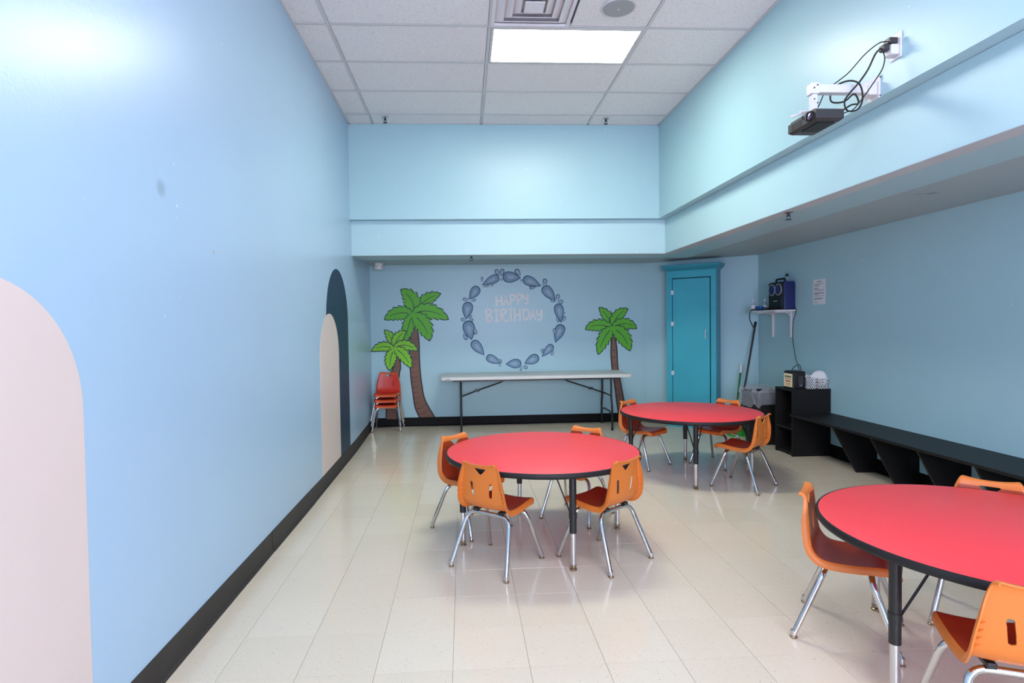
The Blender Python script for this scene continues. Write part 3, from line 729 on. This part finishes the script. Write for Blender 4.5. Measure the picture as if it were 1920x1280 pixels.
hd = MB().tube(fillet([(W - .125, -.004, 1.19), (W - .125, -.032, 1.195), (W - .125, -.032, 1.305), (W - .125, -.004, 1.31)], .02), .006, 8).build('handle', 'white_metal', dr, True)
for z in (.70, 1.36, 1.78): MB().box(.062, .098, -.008, .0, z, z + .055).tube([(.081, -.009, z - .003), (.081, -.009, z + .058)], .005, 8).build('hinge', 'white_metal', dr)

# ------------------------------------------------------------------ black cubby, bench, and things on it
t = thing('cubby_shelf', 'black open wooden cubby standing at the head of the bench', 'shelf', (3.38, 5.70, 0))
CW, CD, CHh = .405, .33, .675
MB().box(0, CW, 0, .022, 0, CHh).build('side_panel', 'black_wood', t); MB().box(0, CW, CD - .022, CD, 0, CHh).build('side_panel', 'black_wood', t)
MB().box(-.004, CW, -.002, CD + .002, CHh, CHh + .02).build('top_panel', 'black_wood', t); MB().box(.002, CW, .022, CD - .022, .27, .29).build('inner_shelf', 'black_wood', t)
MB().box(CW - .012, CW, .022, CD - .022, 0, CHh).build('back_panel', 'black_wood', t); MB().box(.004, CW, .022, CD - .022, .02, .04).build('bottom_panel', 'black_wood', t)
t = thing('wall_bench', 'long low black bench on sloped panels along the right wall', 'bench', (XW, 5.695, 0))
MB().bbox(-.45, -.002, -4.6, 0, .425, .447, .004).build('bench_top', 'black_wood', t)
for k in range(9):
    y = -.66 - .488 * k
    mb = MB(); mb.rings([[(-.425, yy, .425), (-.002, yy, .425), (-.002, yy, 0), (-.195, yy, 0)] for yy in (y, y + .02)]); mb.build('support_panel', 'black_wood', t)
def rbox(mb, x0, x1, y0, y1, z0, z1, r): 
    mb.rings([[((x0 + x1) / 2 + p[0], (y0 + y1) / 2 + p[1], z) for p in rrect((x1 - x0) / 2 - i, (y1 - y0) / 2 - i, r, 0, 4)] for z, i in ((z0, .004), (z0 + .006, 0), (z1 - .012, 0), (z1 - .004, .005), (z1, .014))]); return mb
ZT = .695
t = thing('napkin_dispenser', 'black napkin dispenser with a yellow printed card on the cubby', 'dispenser', (3.40, 5.725, ZT))
rbox(MB(), 0, .136, 0, .18, 0, .186, .014).build('housing', 'black', t, True)
MB().box(.055, .105, -.003, .002, .025, .135).build('front_window', 'dark_grey', t)
MB().lathe([(.004, -.004), (.004, -.006)], (.08, 0, .04), 8, 'Y').build('rivet', 'white_metal', t)
cd = MB().box(-.004, -.001, .014, .166, .02, .158).build('sign_card', 'yellow_card', t)
for (y0, y1, z0, z1, m_) in ((.03, .15, .118, .136, 'ink'), (.03, .15, .100, .107, 'ink'), (.045, .135, .070, .088, 'red_ink'), (.04, .14, .050, .057, 'red_ink'), (.04, .14, .034, .041, 'red_ink')):
    mb = MB(); n_ = 6
    for q in range(n_):
        a, b2 = y0 + (y1 - y0) * q / n_, y0 + (y1 - y0) * (q + .78) / n_; mb.box(-.0048, -.0038, a, b2, z0, z1)
    mb.build('print_line', m_, cd)
def basket(x, y, w_, label):
    t = thing('plastic_basket', label, 'basket', (x, y, ZT), group='white baskets on the cubby')
    d_, h, e = .17, .105, .0012
    def wall(mb, n, L, put):                      # n columns of square holes, three rows
        for k in range(n + 1): c_ = L * k / n; put(mb, max(0, c_ - .006), min(L, c_ + .006), 0, h)
        for k in range(4): z_ = .006 + (h - .012) * k / 3; put(mb, 0, L, z_ - .006, z_ + .006)
    for y_ in (0, d_): mb = MB(); wall(mb, 4, w_, lambda m_, a, b2, z0, z1: m_.box(a, b2, y_ - e, y_ + e, z0, z1)); mb.build('lattice_wall', 'white', t)
    for x_ in (0, w_): mb = MB(); wall(mb, 6, d_, lambda m_, a, b2, z0, z1: m_.box(x_ - e, x_ + e, a, b2, z0, z1)); mb.build('lattice_wall', 'white', t)
    MB().box(0, w_, 0, d_, 0, .004).build('base', 'white', t)
    mb = MB(); mb.box(-.006, w_ + .006, -.007, .002, h - .003, h + .004).box(-.006, w_ + .006, d_ - .002, d_ + .007, h - .003, h + .004).box(-.006, .002, .002, d_ - .002, h - .003, h + .004).box(w_ - .002, w_ + .006, .002, d_ - .002, h - .003, h + .004)
    mb.build('rim', 'white', t)
basket(3.550, 5.735, .098, 'white lattice basket of cutlery next to the napkin dispenser'); basket(3.668, 5.735, .112, 'white lattice basket holding plates against the wall')
for k in range(4):
    o = MB().lathe([(.0, .004), (.042, .004), (.050, .008), (.073, .013), (.075, .0145), (.073, .0155), (.050, .0105), (.0, .0065)], n=36).build('paper_plate', 'white', None, True)
    o.location = (3.716 + .0095 * k, 5.795 + .0105 * k, ZT + .094 + .004 * k); o.rotation_euler = (math.radians(80), 0, math.radians(-45))
    tag(o, 'round white paper plate standing upright in the wall-side basket', 'plate', 'plates in the basket')
mb = MB(); rnd = random.Random(5); R = []
for j in range(9):
    q = j / 8; ring = []
    for k in range(16):
        a = 2 * PI * k / 16; rr = (.036 + .005 * math.sin(3 * a + j) + rnd.uniform(-.004, .004)) * (1 - .75 * max(0, q - .55) / .45); ring.append((3.599 + rr * math.cos(a), 5.82 + 1.5 * rr * math.sin(a), ZT + .006 + .15 * q))
    R.append(ring)
tag(mb.rings(R).build('cutlery_bag', 'film', None, True), 'clear plastic bag of cutlery bulging out of the basket', 'bag')
for k in range(7):
    x, y = 3.575 + .009 * k, 5.79 + .011 * ((k * 3) % 5)
    o = MB().tube([(x, y, ZT + .01), (x + .004 * (k - 3), y - .008, ZT + .115)], .003, 6).box(x + .004 * (k - 3) - .008, x + .004 * (k - 3) + .008, y - .010, y - .007, ZT + .113, ZT + .138).build('plastic_fork', 'white')
    tag(o, 'white plastic fork standing in the cutlery basket', 'fork', 'forks in the basket')

# ------------------------------------------------------------------ trash can with clear liner, brooms
t = thing('trash_can', 'black trash can with a clear liner beside the cubby', 'trash can', (3.475, 6.43, 0))
R = [[(p[0], p[1], z) for p in rrect(a, b2, .07, 0, 6)] for z, a, b2 in ((0, .165, .15), (.01, .172, .157), (.55, .20, .185), (.60, .205, .19), (.60, .19, .175), (.05, .155, .14))]
MB().rings(R).build('can', 'black', t, True)
rnd = random.Random(11); R = []
for z, s_ in ((.45, 1.05), (.49, 1.09), (.53, 1.08), (.57, 1.10), (.605, 1.09), (.625, 1.05), (.63, .99), (.60, .93), (.50, .88), (.35, .82)):
    ring = []
    for k, p in enumerate(rrect(.205, .19, .08, 0, 9)):
        q = 1 + .04 * math.sin(k * 1.7 + z * 40) + rnd.uniform(-.03, .03); ring.append((p[0] * s_ * q, p[1] * s_ * q, z + .022 * math.sin(k * .9) + rnd.uniform(-.012, .012)))
    R.append(ring)
MB().rings(R, cap=False).build('liner', 'film', t, True)
t = thing('broom', 'long black handled broom leaning into the room corner', 'broom', (3.40, 6.93, 0))
MB().tube([(0, 0, .06), (.335, .195, 1.385)], .0125, 10).build('pole', 'black_metal', t, True)
MB().tube([(.325, .189, 1.345), (.338, .197, 1.40)], .015, 10).build('grip_cap', 'black', t, True)
MB().bbox(-.10, .06, -.02, .02, .05, .09, .006).build('head_block', 'black', t); MB().rings([[(-.10, -.018, .05), (.06, -.018, .05), (.06, .018, .05), (-.10, .018, .05)], [(-.125, -.03, 0), (.08, -.03, 0), (.08, .03, 0), (-.125, .03, 0)]]).build('bristles', 'black', t)
t = thing('green_broom', 'short green broom with a white grip leaning beside the cabinet', 'broom', (3.31, 6.83, 0))
MB().tube([(0, 0, .11), (.265, .375, .745)], .0115, 10).build('pole', 'green', t, True)
MB().tube([(.262, .371, .74), (.306, .434, .85)], .0145, 10).build('grip', 'white', t, True)
MB().bbox(-.04, .15, -.03, .03, .085, .125, .01).build('head_block', 'green', t); MB().rings([[(-.035, -.025, .09), (.145, -.025, .09), (.145, .025, .09), (-.035, .025, .09)], [(-.06, -.04, 0), (.165, -.04, 0), (.165, .04, 0), (-.06, .04, 0)]]).build('bristles', 'green_bright', t)

# ------------------------------------------------------------------ wall shelf with speaker, bottles, bin; notice
ZS = 1.515
t = thing('wall_shelf', 'small white shelf on two brackets on the right wall', 'shelf', (XW, 6.31, ZS))
MB().bbox(-.25, -.001, 0, .62, 0, .018, .003).build('board', 'white', t)
for y in (.10, .485):
    MB().box(-.02, -.001, y - .012, y + .012, -.30, 0).box(-.20, -.02, y - .010, y + .010, -.014, 0).tube([(-.012, y, -.07), (-.03, y, -.03), (-.07, y, -.012)], .006, 8).build('bracket', 'white_metal', t)
t = thing('party_speaker', 'blue and black portable speaker with two ringed cones on the shelf', 'speaker', (3.645, 6.325, ZS + .018))
R = [[(.07 + p[0], .155 + p[1], z) for p in rrect(.07 - i, .155 - i, .02, 0, 4)] for z, i in ((0, .008), (.008, 0), (.31, 0), (.325, .008))]
MB().rings(R).build('cabinet', 'blue_cab', t, True)
MB().bbox(-.012, .012, .006, .304, .004, .318, .006).build('front_baffle', 'black', t)
for y in (.085, .225):
    c2 = MB().lathe([(.060, -.016), (.058, -.020), (.02, -.010), (.0, -.012)], (0, y, .235), 28, 'X').build('cone', 'blue_cab', t, True)
    MB().lathe([(.060, -.012), (.060, -.019), (.066, -.019), (.066, -.012)], (0, y, .235), 28, 'X', cap=False).build('light_ring', 'silver', c2, True)
MB().box(-.0145, -.012, .11, .20, .10, .108).build('logo_plate', 'silver', t)
for z in (.05, .08, .11, .14): MB().lathe([(.007, -.012), (.006, -.016)], (0, .03, z), 10, 'X').build('knob', 'blue_bin', t)
MB().tube(fillet([(.05, .06, .322), (.05, .07, .36), (.05, .24, .36), (.05, .25, .322)], .03), .011, 8).build('handle', 'black', t, True)
def bottle(x, y, label):
    t = thing('hand_pump_bottle', label, 'bottle', (x, y, ZS + .018), group='bottles on the wall shelf')
    MB().lathe([(.024, 0), (.026, .004), (.026, .085), (.020, .10), (.010, .108), (.010, .115)], n=18).build('body', 'film', t, True)
    MB().lathe([(.012, .112), (.012, .128), (.005, .130), (.005, .143), (.012, .144), (.012, .150)], n=12).build('pump', 'silver', t, True)
    MB().lathe([(.0262, .025), (.0262, .07)], n=18, cap=False).build('wrap_label', 'paper', t, True)
bottle(3.575, 6.87, 'clear pump bottle at the open end of the wall shelf'); bottle(3.665, 6.77, 'clear pump bottle behind the blue bin on the wall shelf')
t = thing('small_bin', 'small blue open bin in front of the bottles on the shelf', 'bin', (3.565, 6.70, ZS + .018))
R = [rrect(a, b2, .008, z, 3) for z, a, b2 in ((0, .024, .05), (.055, .028, .056), (.055, .025, .053), (.006, .021, .047))]
R = [[(p[0] + .03, p[1] + .06, p[2]) for p in r] for r in R]
MB().rings(R).build('bin_wall', 'blue_bin', t)
pts = spline([(3.58, 6.66, ZS + .026), (3.57, 6.60, ZS + .05), (3.60, 6.54, ZS + .03), (3.555, 6.49, ZS + .045), (3.60, 6.44, ZS + .03), (3.57, 6.62, ZS + .03), (3.545, 6.85, ZS + .03), (3.53, 6.88, ZS - .06), (3.55, 6.86, ZS - .15), (3.62, 6.92, ZS - .21)], 8)
tag(MB().tube(pts, .006, 6).build('coiled_cable', 'black', None, True), 'black cable heaped on the shelf and hanging from its open end', 'cable')
pts = spline([(3.775, 6.316, ZS + .05), (3.772, 6.298, ZS - .01), (3.778, 6.36, ZS - .12), (3.778, 6.37, ZS - .32), (3.772, 6.33, ZS - .45), (3.765, 6.28, ZS - .56), (3.74, 6.15, ZS - .70), (3.63, 6.0, .93), (3.51, 5.93, .885), (3.475, 5.925, .76)], 8)
tag(MB().tube(pts, .0035, 6).build('power_cord', 'black', None, True), 'thin black cord running from the shelf down behind the dispenser', 'cord')
t = thing('wall_hook', 'small dark round hook on the wall above the speaker', 'hook', (XW, 6.49, 1.94))
MB().lathe([(.018, -.001), (.020, -.012), (.012, -.020), (.0, -.021)], n=16, axis='X').build('disc', 'dark_grey', t, True)
MB().tube(spline([(-.01, 0, -.015), (-.012, .004, -.05), (-.03, .03, -.075), (-.05, .05, -.09)], 5), .004, 6).build('wire', 'alu', t, True)
t = thing('notice_sheet', 'white printed notice sheet taped to the right wall', 'notice', (XW, 5.90, 1.71))
MB().box(-.0015, -.0002, -.105, .105, -.133, .133).build('sheet', 'paper', t)
rnd = random.Random(2); z = .112
rows = [(-.04, .04, .006), None, (-.08, .09, .003), (-.03, .08, .003), (.0, .08, .005), None, (.03, .085, .006), (.0, .08, .003), (-.08, .08, .003), (-.08, .08, .003), None, (-.085, .085, .007), (.02, .085, .003), (0, .085, .003), (-.08, .085, .003), None, (-.06, .085, .006), (-.05, .085, .003), (.05, .085, .003), None, (.02, .08, .004)]
for rw in rows:
    if rw: MB().box(-.0022, -.0014, rw[0], rw[1], z - rw[2], z).build('text_line', 'ink', t)
    z -= .0112

# ------------------------------------------------------------------ projector on the upper right wall
XU = 2.257
t = thing('projector_mount', 'white wall arm carrying the projector', 'bracket', (XU, 3.03, 2.65))
MB().bbox(-.012, -.0005, -.045, .045, -.055, .065, .002).build('wall_plate', 'white_metal', t)
MB().bbox(-.335, -.012, -.022, .022, -.022, .022, .003).build('arm', 'white_metal', t)
MB().bbox(-.06, -.012, -.034, .034, -.036, .036, .003).build('arm_socket', 'white_metal', t)
MB().bbox(-.37, -.325, -.026, .026, -.028, .03, .003).build('arm_head', 'white_metal', t)
MB().bbox(-.362, -.332, -.018, .018, -.115, -.028, .003).build('drop_post', 'white_metal', t)
for dy, x1 in ((-.09, -.25), (.07, -.27), (.02, -.46), (-.05, -.45)):
    MB().tube([(-.347, 0, -.112), (x1, dy, -.138)], .006, 8).build('spider_leg', 'white_metal', t, True)
for x, z in ((-.358, .0), (-.34, .015), (-.358, -.06), (-.34, -.08)): MB().lathe([(.004, -.0275), (.004, -.030)], (x, 0, z), 8, 'Y').build('bolt', 'black_metal', t)
for z in (-.045, .052): MB().lathe([(.004, -.0455), (.004, -.047)], (-.006, 0, z), 8, 'Y').build('screw', 'black_metal', t)
t = thing('projector', 'small black projector hanging from the white wall arm', 'projector', (1.915, 2.995, 2.440))
x0, x1, y0, y1 = -.075, .075, -.10, .155
MB().rings([[(x0 + i, y0 + i, z), (x1 - i, y0 + i, z), (x1 - i, y1 - i, z), (x0 + i, y1 - i, z)] for z, i in ((0, .014), (.012, .0), (.056, .0), (.060, .004))]).build('housing', 'dark_grey', t)
MB().rings([[(x0 + .004, y0 + .02, z), (x1 - .02, y0 + .02, z), (x1 - .02, y1 - .02, z), (x0 + .004, y1 - .02, z)] for z in (.060, .066)]).build('top_cover', 'dark_grey', t)
ln = MB().lathe([(.027, .0), (.027, -.012), (.022, -.014), (.020, -.004)], (x0, -.055, .034), 26, 'X').build('lens_ring', 'black', t, True)
MB().lathe([(.0205, -.004), (.016, -.010), (.0, -.013)], (x0, -.055, .034), 22, 'X').build('lens', 'lens', ln, True)
for k in range(6): MB().box(x0 - .0012, x0 + .001, .02 + .018 * k, .03 + .018 * k, .016, .048).build('vent_slot', 'black', t)
MB().box(x0 + .03, x1 - .03, y0 + .03, y1 - .08, -.004, .003).build('foot_plate', 'black', t)
t = thing('wall_outlet', 'white outlet plate with plugs high on the upper right wall', 'outlet', (XU, 2.875, 2.81))
MB().bbox(-.008, -.0004, -.038, .038, -.066, .066, .002).build('plate', 'white_metal', t)
MB().bbox(-.05, -.008, -.03, .03, -.05, .0, .004).build('adapter', 'white_metal', t)
MB().bbox(-.055, -.008, -.022, .022, .010, .038, .004).build('plug', 'dark_grey', t)
MB().bbox(-.085, -.05, -.020, .020, -.026, .004, .004).build('plug', 'dark_grey', t)
def cable(pts, r, label): tag(MB().tube(spline(pts, 8), r, 6).build('projector_cable', 'black', None, True), label, 'cable', 'projector cables')
cable([(2.20, 2.875, 2.834), (2.165, 2.88, 2.828), (2.12, 2.92, 2.79), (2.07, 2.97, 2.72), (2.03, 3.0, 2.685), (1.99, 3.045, 2.65), (1.96, 3.055, 2.58), (1.93, 3.05, 2.535)], .003, 'thin black cable from the upper plug over the mount arm')
cable([(2.172, 2.875, 2.80), (2.15, 2.885, 2.775), (2.12, 2.90, 2.70), (2.10, 2.94, 2.65), (2.06, 2.955, 2.60), (2.03, 2.95, 2.555), (2.04, 2.94, 2.505), (2.09, 2.93, 2.51), (2.115, 2.93, 2.57), (2.11, 2.95, 2.65), (2.08, 3.0, 2.685), (2.04, 3.06, 2.67), (2.03, 3.06, 2.60), (2.06, 3.0, 2.575), (2.09, 2.96, 2.60), (2.10, 2.94, 2.545), (2.05, 2.93, 2.53), (1.99, 2.93, 2.49)], .0045, 'thick black cable looped around the mount arm')
cable([(2.19, 2.885, 2.795), (2.20, 2.885, 2.75), (2.18, 2.88, 2.69), (2.13, 2.89, 2.61), (2.09, 2.90, 2.55), (2.05, 2.91, 2.50), (2.02, 2.92, 2.49), (1.99, 2.92, 2.475)], .003, 'thin black cable hanging straight from outlet to projector')
